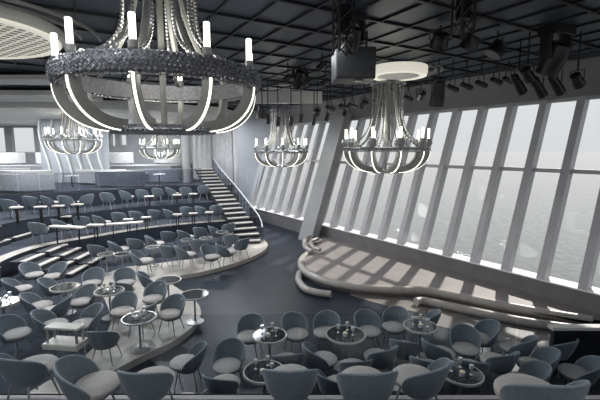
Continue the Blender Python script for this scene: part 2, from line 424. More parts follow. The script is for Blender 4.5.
# lit oval coffers
def coffer(c, rx, sy, label, lat, rings, arc=(0,2*pi), zb=6.86):
    ki = .9 if lat else .72
    t = thing('ceiling_light', label, 'ceiling light', (c[0],c[1],zb))
    if zb < 6.8: MB().lathe([(.35,.2),(.35,7.1-zb)], 24).build('mount', 'darkmetal', t)
    MB().lathe([(rx*.96,.0),(rx,.07),(rx,min(.24,7.08-zb))], 48, sy=sy).build('housing', 'glow_soft' if zb < 6.8 else 'lightceil', t)
    MB().ring([(rx*ki,-.02),(rx*.97,-.02),(rx*.97,.02),(rx*ki,.02)], 48, sy=sy).build('glowing_rim', 'glow_soft', t)
    MB().lathe([(rx*ki,-.012),(rx*ki,.0)], 48, sy=sy).build('mesh_centre' if lat else 'centre_plate', 'lattice' if lat else 'lightceil', t)
    for q in rings:
        MB().ring([(rx*q,.1),(rx*q+.03,.1),(rx*q+.03,.16),(rx*q,.16)], 48, sy=sy, a0=arc[0], a1=arc[1]).build('outer_ring', 'legmetal', t)
c = at(398,76,6.72)
MIDC = c
coffer((c.x,c.y), .86, 1.0, 'pale glowing oval ceiling fixture above the middle chandelier', False, [1.25,1.45], (-.9,.9), 6.72)
coffer((-7.85,8.35), 2.75, .82, 'large lit oval ceiling fixture with mesh centre at upper left', True, [1.12,1.26], (-.75,.35))

# ------------------------------------------------------------------ chandelier
def arm_curve(g, n=14, drop=.8, ri=.5):
    pts = []
    for i in range(n+1):
        u = i/n; a = u*pi/2
        r = ri+(1.45-ri)*cos(a)**.85 if i < n else ri
        z = -drop*sin(a)
        pts.append((r, z))
    return pts
def make_chandelier(label, ringed=True, drop=.8, top=1.95, bh=.36, hr=.62):
    hz = -drop-.12; bm_ = 'bandcore' if not ringed else 'bandlight'
    t = thing('chandelier', label, 'chandelier')
    core = MB().ring([(1.44,0),(1.50,.02),(1.52,bh/2),(1.50,bh-.02),(1.44,bh)], 72).build('crystal_band', bm_, t)
    bd = MB(); rr = random.Random(3)
    nr = max(2,int(bh/.052))
    for row in range(nr):
        for k2 in range(140):
            g = 2*pi*(k2+.5*(row%2))/140+rr.uniform(-.006,.006); R = 1.525+.03*sin(pi*row/max(1,nr-1))+rr.uniform(-.006,.014)
            bd.octa((R*cos(g),R*sin(g),.02+.052*row+rr.uniform(-.008,.008)), rr.uniform(.022,.034), .032)
    bd.build('crystals', 'crystal', core)
    ed = MB()
    for k2 in range(120):
        g = 2*pi*k2/120; ed.octa((1.47*cos(g),1.47*sin(g),-.03),.02,.035)
    ed.ring([(1.46,-.04),(1.48,-.04),(1.48,-.02),(1.46,-.02)], 60)
    ed.build('bead_edge', 'strand', core)
    for k2 in range(10):
        g = radians(-90+6+36*k2); R = Vector((cos(g),sin(g),0)); T = Vector((-sin(g),cos(g),0)); Z = Vector((0,0,1))
        c2 = arm_curve(g, 14, drop, hr-.1); fr = []; lf = []
        for i, (r, z) in enumerate(c2):
            a = c2[max(0,i-1)]; b3 = c2[min(len(c2)-1,i+1)]
            tt = (R*(b3[0]-a[0])+Z*(b3[1]-a[1])).normalized(); on = tt.cross(T)
            if on.dot(R) < 0 and i < 3: on = -on
            if i and on.dot(fr[-1][2]) < 0: on = -on
            p = R*r+Z*(z-.02); fr.append((p, T, on)); lf.append((p+on*.082, T, on))
        ar = MB().sweep(fr, [(-.04,-.075),(.04,-.075),(.04,.08),(-.04,.08)]).build('arm', 'armgrey', t, True)
        MB().sweep(lf, [(-.016,-.012),(.016,-.012),(.016,.012),(-.016,.012)]).build('light_strip', 'stripglow', ar)
        cup = R*1.46; cb = bh+(.10 if not ringed else .29)
        MB().lathe([(.045,bh-.02),(.06,bh+.01),(.065,bh+.08),(.05,bh+.10)] if not ringed else [(.05,bh-.02),(.13,bh+.08),(.15,bh+.16),(.12,bh+.26),(.05,bh+.29)], 12, (cup.x,cup.y,0)).build('candle_cup', 'armgrey' if not ringed else 'bandlight', t)
        MB().lathe([(.043,cb),(.043,cb+.31),(.035,cb+.32)], 12, (cup.x,cup.y,0)).build('candle', 'tubeglow', t, True)
    # hub
    MB().ring([(.30,hz),(hr-.02,hz),(hr,hz+.05),(hr-.04,hz+.1),(.30,hz+.07)], 40).build('lower_ring', bm_, t)
    hb = MB()
    for row in range(2):
        for k2 in range(64):
            g = 2*pi*(k2+.5*row)/64; hb.octa((hr*cos(g),hr*sin(g),hz+.01+.05*row),.028)
    hb.ring([(.28,hz+.03),(hr+.004,hz+.03),(hr+.004,hz+.045),(.28,hz+.045)], 40)
    for k2 in range(8):
        g = 2*pi*k2/8; hb.tube([(.3*cos(g),.3*sin(g),hz+.04),(0,0,hz+.06)],.02,5)
    hb.build('hub_crystals', 'crystal', t)
    # bead strands from crown to band
    for k2 in range(12):
        g = radians(30*k2+8); pts = []; n = 56
        for i in range(n+1):
            u = i/n; z = top-(top-bh)*u; r = .52+.08*u+.80*max(0,(u-.4)/.6)**3.6
            pts.append((r*cos(g), r*sin(g), z))
        MB().tube(pts, lambda i: .034 if i%2 else .018, 6).build('bead_strand', 'strand', t)
    for k2 in range(6):
        g = radians(60*k2+25); pts = []
        for i in range(17):
            u = i/16; z = top-(top-.35)*u; r = .30+.02*u+.45*u**2.2
            pts.append((r*cos(g), r*sin(g), z))
        MB().tube(pts, .055, 6).build('inner_stem', 'armgrey', t, True)
    MB().ring([(.50,top-.25),(.58,top-.25),(.6,top),(.48,top)], 40).build('crown', 'bandcore', t)
    cr = MB()
    for row in range(5):
        for k2 in range(54):
            g = 2*pi*(k2+.5*(row%2))/54; cr.octa((.6*cos(g),.6*sin(g),top-.23+.055*row),.032)
    cr.build('crown_crystals', 'crystal', t)
    MB().lathe([(.05,hz+.04),(.05,top-.05)],10).build('stem', 'armgrey', t)
    if ringed:
        dz = -.36
        MB().lathe([(.1,top),(.1,ZC-5)],10).build('hanging_rod', 'darkmetal', t)
    return t
big = make_chandelier('huge crystal chandelier with glowing candles in the upper left foreground', False, .58, 1.9, .27, .80)
p = atY(163,89,6.45); big.location = (p.x, p.y, p.z); bpy.context.view_layer.update()
print('BIG', p)
dist = make_chandelier('crystal chandelier hanging in the middle before the tall slanted windows', True, .62, 2.4, .11, .56)
def putch(o, px, py, Y, label, group='smaller chandeliers'):
    q = atY(px, py, Y); o.location = (q.x, q.y, q.z); o.scale = (.93,.93,1); o['label'] = label; o['group'] = group
    return o
putch(dist, 386, 150.5, 13.3, 'crystal chandelier hanging in front of the slanted windows, below glowing oval fixture')
putch(copy_tree(dist), 281, 152.5, 20.8, 'crystal chandelier hanging left of the broad leaning column')
putch(copy_tree(dist), 74, 141, 22.6, 'crystal chandelier hanging before the far left wavy ribbon panel')
putch(copy_tree(dist), 160, 149, 29.5, 'most distant small chandelier over the rear lounge')
for o in list(bpy.data.objects):       # rods run up to the local ceiling
    if o.name.startswith('hanging_rod'):
        par = o.parent; top = (6.86 if par.location.y < 14 else (7.1 if par.location.x > -4 else 6.55))
        h = top-par.location.z-2.4
        me = MB().lathe([(.07,2.35),(.07,2.4+max(h,.02))],10); o.data = bpy.data.meshes.new('hanging_rod'); o.data.from_pydata(me.v,[],me.f); o.data.materials.append(MATS['darkmetal'])

# ------------------------------------------------------------------ chairs
CHH = .80
def make_chair(label):
    t = thing('tub_chair', label, 'chair')
    mb = MB(); U, V = 22, 7; g0 = radians(104); th = .035
    def P(u, v, off):
        g = -g0+2*g0*u; k2 = abs(g)/g0
        zt = max(.40, .34+(CHH-.34)*max(0,1-k2*k2)**.6); zb = .345+.01*k2
        z = zb+(zt-zb)*v
        r = .210+.140*math.sqrt(max(0,min(1,(z-.34)/.40)))-off
        r *= (1-.10*k2**3)
        back = .05*max(0,(z-.45))/.4*(1-k2)
        return (r*1.03*sin(g), -(r*cos(g))-back, z+(0 if v < 1 else 0))
    vs = []; fs = []
    for off in (0, th):
        for j in range(V+1):
            for i in range(U+1): vs.append(P(i/U, j/V, off))
    n1 = (U+1)*(V+1)
    def id(s, i, j): return s*n1+j*(U+1)+i
    for j in range(V):
        for i in range(U):
            fs.append((id(0,i,j),id(0,i+1,j),id(0,i+1,j+1),id(0,i,j+1))); fs.append((id(1,i+1,j),id(1,i,j),id(1,i,j+1),id(1,i+1,j+1)))
        fs.append((id(0,0,j),id(0,0,j+1),id(1,0,j+1),id(1,0,j))); fs.append((id(0,U,j+1),id(0,U,j),id(1,U,j),id(1,U,j+1)))
    for i in range(U):
        fs.append((id(0,i,V),id(0,i+1,V),id(1,i+1,V),id(1,i,V))); fs.append((id(0,i+1,0),id(0,i,0),id(1,i,0),id(1,i+1,0)))
    mb.add(vs, fs); mb.lathe([(.12,.33),(.21,.35),(.235,.39),(.22,.41)], 20)
    sh = mb.build('backrest_shell', 'fabric', t, True)
    rim = [Vector(P(i/U,1,th/2))+Vector((0,0,.004)) for i in range(U+1)]
    MB().tube(rim, .012, 6).build('glint_piping', 'glint_piping', sh, True)
    MB().lathe([(.10,.405),(.235,.41),(.265,.44),(.267,.475),(.24,.505),(.12,.52),(.02,.522)], 22, (0,.055,0)).build('seat_cushion', 'cushion', t, True)
    for sx in (-1,1):
        for sy in (-1,1):
            MB().tube([(sx*.14,sy*.14,.36),(sx*.22,sy*.21,0)], lambda i: .016 if i == 0 else .010, 6).build('leg', 'legmetal', t)
    return t
CHAIR = make_chair('x'); first = [True]
CLIST = []; ROWS = []
def rows(spec, z, where, group, look='blue-grey tub chair'):
    if 'rim' in where: spec = [(*q, 1.09) for q in spec]
    members = []
    spec = sorted(spec, key=lambda q: q[0]); n = len(spec); dsc = 1.12 if z > .5 and z < 1.6 and z != NZ else 1.0
    for i, q in enumerate(spec):
        px, py, ang = q[:3]; sc = q[3] if len(q) > 3 else dsc
        a = radians(ang)          # direction the chair faces, 0 = away from camera (+Y), positive = turning left
        p = at(px, py, z+CHH*sc*.98)
        f = Vector((-sin(a), cos(a), 0)); cc = Vector((p.x, p.y, z))+f*.18
        if first[0]: o = CHAIR; first[0] = False
        else: o = copy_tree(CHAIR)
        o.location = cc; o.rotation_euler = (0,0,a); o.scale = (sc,sc,sc)
        if i == n-1: w = 'rightmost'
        elif i == 0: w = 'leftmost'
        else: w = ORD[i]+' from left'
        o['label'] = '%s, %s %s' % (look, w, where); o['category'] = 'chair'; o['group'] = group
        CLIST.append(o); members.append(o)
    if n > 1: ROWS.append((members, look, where))
# seen nearest, on the near tier
rows([(14,352,-20),(78,362,-75),(137,366,-5),(371,364,5,1.12),(430,361,40),(290,363,0,1.05)], NZ, 'of those closest to viewer', 'nearest chairs at the balustrade')
struct(MB().prism([(.9,-3.9),(6,-3.9),(6,3.2),(.9,3.2)], NZ, 2.0).build('floor_near_step','carpet'))
rows([(552,374,5)], 2.0, 'of all, dark rounded back cut by lower right edge', 'x', 'large dark tub chair')
CLIST[-1]['label'] = 'largest dark tub chair with pale rim, cut off at lower right corner'; CLIST[-1]['group'] = 'nearest chairs at the balustrade'
# dance-floor group in front
rows([(252,318,172),(297,316,200),(328,317,165),(369,313,190),(396,311,150),(432,311,60),(515,336,40),(566,338,30),(462,334,165),(489,331,100),(590,359,60),(545,349,75)], 0, 'in the front cluster, back row', 'chairs in the front cluster')
rows([(196,346,95),(230,348,170),(284,345,10),(350,350,10),(384,343,30),(437,350,-30),(324,346,-70),(414,340,-20),(452,341,-60),(497,350,20),(522,358,80)], 0, 'in the front cluster, middle row', 'chairs in the front cluster')
rows([(219,368,-20),(330,371,-50),(190,392,40),(250,396,0),(462,362,-20),(404,386,-10),(480,383,0)], 0, 'in the front cluster, nearest row', 'chairs in the front cluster')
# left platform
rows([(10,279,-60),(28,264,-110),(46,279,-75),(59,264,160),(94,270,-170),(124,270,-150),(144,272,-60)], .156, 'in back row of left platform', 'chairs on the left platform')
rows([(28,295,-70),(84,286,160),(119,281,-10),(157,284,170),(60,296,100)], .156, 'in middle row of left platform', 'chairs on the left platform')
rows([(8,318,-100),(40,312,-75),(93,307,140),(129,296,185),(152,306,75),(171,297,165),(112,323,0)], .156, 'in near row of left platform', 'chairs on the left platform')
# long curved row on platform in the centre
rows([(96,244,-10),(115,241,-50),(135,238,-10),(148,236,-60),(168,231,0),(182,230,-40),(200,227,-10),(213,226,-50),(229,223,30)], .156, 'in rear row at the dance floor rim', 'chairs on the platform rim')
rows([(137,251,-80),(165,245,-10),(181,246,-60),(196,239,0),(209,246,-130),(221,244,-60),(231,234,10),(243,238,50)], .156, 'in front row at the dance floor rim', 'chairs on the platform rim')
rows([(36,222,0),(58,219,-30),(81,216,10),(98,215,-40),(118,212,0),(135,211,-10),(155,209.5,-5),(167,209,-45),(186,206.5,0),(200,206,-30),(216,205,10)], T1Z, 'on the lowest raised tier', 'chairs on the lowest raised tier')
rows([(7,199,0),(29,196,0),(47,195.5,-40),(66,195.5,0),(85,194.5,70),(106,192.5,0),(124,190.5,-30),(141,189.5,0),(157,188,0),(170,187.5,-40),(185,187,0),(203,185.5,10)], T2Z, 'on the second raised tier', 'chairs on the second raised tier')

# ------------------------------------------------------------------ tables
def make_table():
    t = thing('cocktail_table', 'x', 'table')
    tp = MB().lathe([(.33,.70),(.35,.705),(.35,.725),(.33,.728)], 32).build('tabletop', 'tabletop', t)
    MB().ring([(.335,.695),(.365,.695),(.37,.715),(.36,.735),(.335,.732)], 32).build('rim', 'tablerim', tp, True)
    MB().lathe([(.03,.02),(.025,.1),(.025,.6),(.05,.70)], 12).build('stem', 'legmetal', t, True)
    MB().lathe([(.22,0),(.22,.012),(.05,.03)], 24).build('base', 'legmetal', t)
    return t
TB = make_table(); tf = [True]
gl0 = [None]; vt0 = [None]
def tumbler(loc, label):
    if gl0[0] is None:
        t = thing('drinking_glass', 'x', 'glass'); gl0[0] = t
        MB().lathe([(.03,0),(.028,.01),(.006,.015),(.006,.08),(.03,.10),(.04,.14),(.036,.18)], 12).build('bowl_and_stem', 'tumbler', t, True)
        o = t
    else: o = copy_tree(gl0[0])
    o.location = loc; o['label'] = label; o['group'] = 'glasses on the cocktail tables'
def votive(loc, label):
    if vt0[0] is None:
        t = thing('candle_holder', 'x', 'candle'); vt0[0] = t
        MB().lathe([(.045,0),(.05,.03),(.05,.07),(.04,.075)], 12).build('holder', 'tumbler', t, True)
        MB().lathe([(.02,.07),(.012,.09),(.004,.1)], 8).build('flame', 'votive', t)
        o = t
    else: o = copy_tree(vt0[0])
    o.location = loc; o['label'] = label; o['group'] = 'candles on the cocktail tables'
def table(px, py, z, label, deco=None, sc=1):
    if tf[0]: o = TB; tf[0] = False
    else: o = copy_tree(TB)
    p = at(px, py, z+.72); o.location = (p.x, p.y, z); o.scale = (sc,sc,1); o['label'] = label; o['group'] = 'round cocktail tables'
    if deco:
        for k2, (dx, dy) in enumerate(((-.15,.05),(.14,-.06),(.05,.17))):
            tumbler((p.x+dx, p.y+dy, z+.729), 'stemmed glass, %s on %s' % (['left one','right one','rear one'][k2], deco))
        votive((p.x-.02, p.y-.08, z+.729), 'small candle holder on %s' % deco)
table(350,338,0,'round table with pale rim, centre of the front cluster of chairs','round table at centre of front cluster',1.15)
table(277,340,0,'round table with glasses at left of the front cluster','leftmost table of front cluster')
table(416,333,0,'round table at right of the front cluster below stage lip','right table of front cluster')
table(262,374,0,'round table with glasses among the nearest row of front cluster','nearest table of front cluster')
table(470,372,0,'dark round table at lower right of the front cluster','lower right table of front cluster')
table(129,317,.156,'round pale-rimmed table on the left platform, nearest the dance floor','pale table on left platform')
table(186,297,.156,'small dark table at the tip of the left platform')
table(168,280,.156,'small dark table at the notch behind platform tip')
table(103,291,.156,'round table among middle chairs of the left platform','middle table of left platform')
table(68,290,.156,'round table between left chairs of the left platform')
table(14,300,.156,'round table at far left edge of left platform','table at left edge of view')
for i,(px,py) in enumerate(((106,254),(122,254),(155,247),(189,240),(206,238),(222,232))):
    table(px,py,.156,'small round table, %s from left between chairs at the dance floor rim' % ORD[i], None, .75)
# long pale drink counters on the lowest tier
def counter(p0, p1, z, label, w=.3, h=.72):
    a, b2 = Vector((p0.x,p0.y,z)), Vector((p1.x,p1.y,z)); c2 = (a+b2)/2; d2 = b2-a; ang = math.atan2(d2.y,d2.x); l = d2.length
    t = thing('drink_counter', label, 'table', c2, ang, 'long drink counters')
    MB().box((0,0,h),(l,w,.06)).build('counter_top', 'nosing', t, bevel=.01)
    for x in (-l/2+.25, l/2-.25): MB().box((x,0,h/2-.015),(.04,.04,h-.03)).build('leg', 'darkmetal', t)
for i, (a, b2) in enumerate((((51,226),(84,227.5)),((88,225),(103,225)),((106,224.5),(143,222)))):
    counter(at(a[0],a[1],T1Z+.72), at(b2[0],b2[1],T1Z+.72), T1Z, ['long pale narrow counter, leftmost on the lowest tier','short pale counter between two longer ones on lowest tier','long pale narrow counter, rightmost on the lowest tier'][i])
for i, (px,py) in enumerate(((16,207),(40,206.5),(58,205.5),(77,204),(149,196),(177,194.5),(193,193.5))):
    p = at(px,py,T2Z+.7); counter(p-Vector((.22,0,0)), p+Vector((.22,.05,0)), T2Z, 'small pale side table, %s from left on second tier' % ORD[i], .22, .68)
for i, (px,py) in enumerate(((66,212+4),(128,219),(146,217),(177,214),(193,213),(209,212))):
    p = at(px,py,T1Z+.7); counter(p-Vector((.2,0,0)), p+Vector((.2,.05,0)), T1Z, 'small pale side table, %s from left on lowest tier' % ORD[i], .22, .68)

# ------------------------------------------------------------------ stairs
def steps_obj(label, pts, zs, w, name='staircase'):
    t = thing(name, label, 'stairs', (pts[0].x, pts[0].y, 0)); o0 = Vector((pts[0].x, pts[0].y, 0)); n = len(zs)
    for i in range(n):
        a = pts[i]; b2 = pts[i+1]; d2 = Vector((b2.x-a.x,b2.y-a.y,0)); L_ = d2.length; d2.normalize(); R = Vector((d2.y,-d2.x,0)); ww = w(i) if callable(w) else w
        mb = MB(); zb = zs[i]-.19 if i else zs[0]-.16; A = Vector((a.x,a.y,0))-o0; B = A+d2*(L_+.03)
        mb.hexa([A-R*ww/2+Vector((0,0,zb)),A+R*ww/2+Vector((0,0,zb)),B+R*ww/2+Vector((0,0,zb)),B-R*ww/2+Vector((0,0,zb)),
                 A-R*ww/2+Vector((0,0,zs[i]-.02)),A+R*ww/2+Vector((0,0,zs[i]-.02)),B+R*ww/2+Vector((0,0,zs[i]-.02)),B-R*ww/2+Vector((0,0,zs[i]-.02))])
        st = mb.build('step', 'steptop', t)
        mb = MB(); A2 = A-d2*.03; B2 = A+d2*.2
        z0, z1 = Vector((0,0,zs[i]-.05)), Vector((0,0,zs[i]+.0))
        mb.hexa([A2-R*ww/2+z0,A2+R*ww/2+z0,B2+R*ww/2+z0,B2-R*ww/2+z0,A2-R*ww/2+z1,A2+R*ww/2+z1,B2+R*ww/2+z1,B2-R*ww/2+z1])
        mb.build('nosing', 'nosing', st)
    return t
sp = smooth_poly([at(248,243,.2), at(246,227,.75), at(236,207,1.5), at(223,191,2.1), at(211,178,2.7), at(203,168.5,3.2)], 3)
# resample to even steps
def resample(pts, n):
    ls = [0]
    for i in range(1,len(pts)): ls.append(ls[-1]+(Vector(pts[i][:2])-Vector(pts[i-1][:2])).length)
    out = []
    for k2 in range(n+1):
        d2 = ls[-1]*k2/n; j = max(i for i in range(len(ls)) if ls[i] <= d2+1e-9); j = min(j, len(ls)-2)
        u = (d2-ls[j])/(ls[j+1]-ls[j]); out.append(Vector(pts[j]).lerp(Vector(pts[j+1]), u))
    return out
rs = resample(sp, 18)
zs = [.15+.17*(i+1) for i in range(18)]
steps_obj('long curving staircase with pale step edges beside the tiers, right of seating', rs, zs, 1.15)
# curved pale balustrade at its right
bal = []
for i, p in enumerate(rs):
    a = rs[max(0,i-1)]; b2 = rs[min(len(rs)-1,i+1)]; d2 = Vector((b2.x-a.x,b2.y-a.y,0)).normalized(); R = Vector((d2.y,-d2.x,0))
    q = Vector((p.x,p.y,0))+R*.68; q.z = .15+.17*i; bal.append(q)
t = thing('stair_balustrade', 'pale curved balustrade running up the right side of the staircase', 'railing', (bal[0].x,bal[0].y,0))
mb = MB(); o0 = Vector((bal[0].x,bal[0].y,0))
for i in range(len(bal)-1):
    a, b2 = bal[i]-o0, bal[i+1]-o0; d2 = Vector((b2.x-a.x,b2.y-a.y,0)).normalized(); R = Vector((d2.y,-d2.x,0))*.05
    u0 = Vector((0,0,-.15)); u1 = Vector((0,0,.75))
    mb.hexa([a-R+u0,b2-R+u0,b2+R+u0,a+R+u0,a-R+u1,b2-R+u1,b2+R+u1,a+R+u1])
mb.build('panel', 'hazeglass', t)
MB().tube([b3-o0+Vector((0,0,.78)) for b3 in bal], .035, 8).build('handrail', 'drape', t, True)
# aisle steps at left
def aisle(x0, y0, y1, n, ztop, drop, run, label, gap=None):
    t = thing('aisle_steps', label, 'stairs', (x0, (y0+y1)/2, ztop-drop*n))
    for i in range(n):
        z = drop*(n-i)
        segs = [(y0,y1)] if not gap else [(y0,gap-.12),(gap+.12,y1)]
        for (ya, yb) in segs:
            yc = (ya+yb)/2-(y0+y1)/2
            st = MB().box((run*(i+.5), yc, z-drop/2-.01),(run,yb-ya,drop-.02 if i == n-1 else drop)).build('step', 'steptop', t)
            MB().box((run*(i+1)-.07, yc, z-.005),(.18,yb-ya,.035)).build('nosing', 'nosing', st)
aisle(-9.9, 12.9, 15.4, 4, .73, .145, .52, 'wide aisle steps with pale edges between left platform and lowest tier', 14.1)
aisle(-13.7, 14.4, 16.9, 4, 1.45, .175, .5, 'aisle steps with pale edges at far left below second tier', 15.6)

# ------------------------------------------------------------------ upper lounge: sofas, tables, drapes, back wall
def sofa(x, y, z, w, rz, label, dark=False, h=.95):
    t = thing('curved_sofa', label, 'sofa', (x,y,z), rz, 'lounge sofas'); m1 = 'sofadark' if dark else 'sofa'
    R = w*.62; a = math.asin(min(.99, w/2/R)); 
    def arc(r0, r1, z0, z1, nm, mm, par=None):
        prof = [(r0,z0),(r1,z0),(r1,z1-.04),(r1-.04,z1),(r0+.04,z1),(r0,z1-.04)]
        return MB().ring(prof, 16, (0,R*.75,0), 1, -pi/2-a, -pi/2+a).build(nm, mm, par or t, True)
    arc(R-.72, R-.12, .1, .45, 'seat', m1); arc(R-.14, R+.06, .1, h, 'backrest', m1)
    for sg in (-1,1):
        g = -pi/2+sg*a
        MB().box(((R-.4)*cos(g)+sg*.05,R*.75+(R-.4)*sin(g),.05),(.08,.08,.1)).build('foot', 'darkmetal', t)
spots = [(-14.8,20.6,3.2),(-18.3,19.6,3.4),(-10.9,23.4,3.0),(-13.0,25.2,3.2),(-17.4,24.4,3.4),(-21.6,23.6,3.4),(-9.4,26.2,2.4),(-20.5,27.0,3.2)]
for i, (x,y,w) in enumerate(spots):
    row = 'front' if i in (0,1,2) else 'rear'
    nm = {0:'middle of the front row behind glass rail',1:'far left behind glass rail of top tier',2:'right end of front row behind glass rail',3:'second row, right of ribbon panel',4:'second row under ribbon panel',5:'second row near left windows',6:'second row closest to the staircase',7:'third row beneath left windows'}[i]
    sofa(x,y,T3Z+.01,w,0,'pale grey curved sofa, '+nm, i in (2,6))
for i, (x,y) in enumerate(((-16.4,22.3),(-13.3,22.7),(-15.2,23.2),(-10.4,25.6),(-19.4,21.8),(-8.8,24.4))):
    t = thing('lounge_table', 'dark lounge table with pale top, %s from left on the top tier' % ORD[[1,3,2,4,0,5][i]], 'table', (x,y,T3Z+.001), 0, 'lounge tables')
    MB().lathe([(.36,.68),(.38,.70),(.36,.72)],20).build('tabletop','nosing',t); MB().lathe([(.2,0),(.04,.03),(.04,.68)],12).build('pedestal','darkmetal',t)
# raised rear deck
struct(MB().prism([(-40,28.5),(-15,28.8),(-9.5,28.8),(-8,34.2),(-40,34.2)], T3Z-.02, 3.35).build('floor_rear_deck', 'wallgrey'))
for i, (x,y,w) in enumerate(((-24,31,4),(-19,30.6,3.6),(-10.6,32.2,3),(-15,31.4,3))):
    sofa(x,y,3.36,w,0,'light curved sofa on the raised rear deck, %s from left' % ORD[[0,1,3,2][i]], False)
# back wall with window openings
YB = 34.2
wins = [(-31.5,-27.9,4.9,7.0),(-27.3,-23.4,4.9,7.0),(-16.6,-15.9,4.9,6.1),(-15.6,-14.9,4.9,6.1)]
def wall_xz(name, x0, x1, z0, z1, holes, y, th, m1):
    mb = MB(); xs = sorted(set([x0,x1]+[h[0] for h in holes]+[h[1] for h in holes]))
    for a, b3 in zip(xs, xs[1:]):
        mid = (a+b3)/2; hs = sorted([h for h in holes if h[0] < mid < h[1]], key=lambda h: h[2]); z = z0
        for h in hs:
            mb.box((mid,y,(z+h[2])/2),(b3-a,th,h[2]-z)); z = h[3]
        if z1-z > .001: mb.box((mid,y,(z+z1)/2),(b3-a,th,z1-z))
    return struct(mb.build(name, m1))
pxw = [(-6,8,121,153),(11,37,122,153),(111,117,133,147),(120,128,134,146)]
holes = []
for a, b3, c2, d2 in pxw:
    p1 = atY(a,c2,YB); p2 = atY(b3,d2,YB); holes.append((p1.x,p2.x,p2.z,min(p1.z,6.5)))
wall_xz('wall_back', -40, -8, 2.2, 7.1, holes, YB, .3, 'wallgrey')
for i, h in enumerate(holes):
    mb = MB(); w2 = h[1]-h[0]; xc = (h[0]+h[1])/2; zc = (h[2]+h[3])/2
    for sx in (h[0]+.05, h[1]-.05): mb.box((sx,YB,zc),(.1,.2,h[3]-h[2]))
    for sz in (h[2]+.05, h[3]-.05): mb.box((xc,YB,sz),(w2,.2,.1))
    o = struct(mb.build('window_%d' % (40+i), 'mullion')); MB().box((xc,YB,zc),(w2-.1,.02,h[3]-h[2]-.1)).build('pane','pane',o)
# panels and ribbons
def ribbon_panel(x0, x1, y, z0, z1, label, nrib, seed):
    t = thing('ribbon_panel', label, 'wall panel', ((x0+x1)/2, y, z0)); h = z1-z0; w2 = x1-x0
    MB().box((0,.1,h/2),(w2,.12,h)).build('backing', 'backing', t)
    r2 = random.Random(seed)
    for k2 in range(nrib):
        xb = -w2/2+w2*(k2+.5)/nrib; amp = .19+.06*r2.random(); pts = []
        for i in range(25):
            u = i/24; pts.append((xb+amp*sin(u*5.2+k2*.35+.4), -.14+.06*cos(u*5.2), h*u))
        fr = [(Vector(p3), Vector((1,0,0)), Vector((0,1,0))) for p3 in pts]
        MB().sweep(fr, [(-.035,-.06),(.035,-.06),(.035,.06),(-.035,.06)]).build('ribbon', 'ribbon', t, True)
a = atY(40,150,26.5); b2 = atY(108,150,26.5)
ribbon_panel(a.x, b2.x, 26.5, T3Z, 6.54, 'tall grey wall panel with six flowing white ribbons at left', 6, 2)
def drape(p0, p1, z0, z1, label, folds, amp=.10, m='drape'):
    d2 = Vector((p1[0]-p0[0],p1[1]-p0[1],0)); l = d2.length; d2.normalize(); nn = Vector((-d2.y,d2.x,0)); c2 = Vector((p0[0],p0[1],z0)); vs = []; fs = []; n = folds*8
    rows_ = 10
    for side in (0, .02):
        for j in range(rows_+1):
            v = j/rows_
            for i in range(n+1):
                u = i/n; k2 = amp*(.7+.3*cos(v*4+u*3))*sin(2*pi*folds*u+.5*sin(v*5)) + side
                q = d2*(l*u)+nn*k2; vs.append((q.x,q.y,(z1-z0)*v))
    m1 = (n+1)*(rows_+1)
    for j in range(rows_):
        for i in range(n):
            a = j*(n+1)+i; fs.append((a,a+1,a+n+2,a+n+1)); fs.append((m1+a+1,m1+a,m1+a+n+1,m1+a+n+2))
    o = MB().add(vs, fs).build('drape', m, None, True); o.location = c2
    return tag(o, label, 'curtain', 'drapes by the staircase')
q0 = atY(254,150,26.2)
drape((atY(192,150,30).x,30.0),(atY(212,150,29.3).x,29.3),2.3,6.54,'pale pleated drape, leftmost behind the staircase top',4)
drape((atY(213,150,28.6).x,28.6),(atY(232,150,27.6).x,27.6),2.0,6.54,'broad pale pleated drape in the middle behind the staircase',4,.07)
drape((atY(233,150,27.2).x,27.2),(atY(241,150,26.6).x,26.6),1.5,6.54,'narrow pale drape right of the broad one behind staircase',3)
mb = MB(); a = atY(238,150,26.3); b2 = W(sA,0,0)
mb.hexa([(a.x,a.y,0),(b2.x,b2.y,0),(b2.x+.1,b2.y+.3,0),(a.x+.1,a.y+.3,0),(a.x,a.y,7.1),(b2.x+2.0,b2.y+.6,7.1),(b2.x+2.1,b2.y+.9,7.1),(a.x+.1,a.y+.3,7.1)])
struct(mb.build('wall_end', 'backing'))
mb = MB(); mb.hexa([(-8.3,34,0),(a.x,a.y+.3,0),(a.x+.1,a.y+.6,0),(-8,34.3,0),(-8.3,34,7.1),(a.x,a.y+.3,7.1),(a.x+.1,a.y+.6,7.1),(-8,34.3,7.1)])
struct(mb.build('wall_far_right', 'wallgrey'))
o = MB().lathe([(.28,0),(.28,6.54-T3Z)],20).build('column','pillar',None,True); p = atY(186,150,26.8); o.location = (p.x,p.y,T3Z); tag(o,'slim round pale column left of the staircase drapes','column')

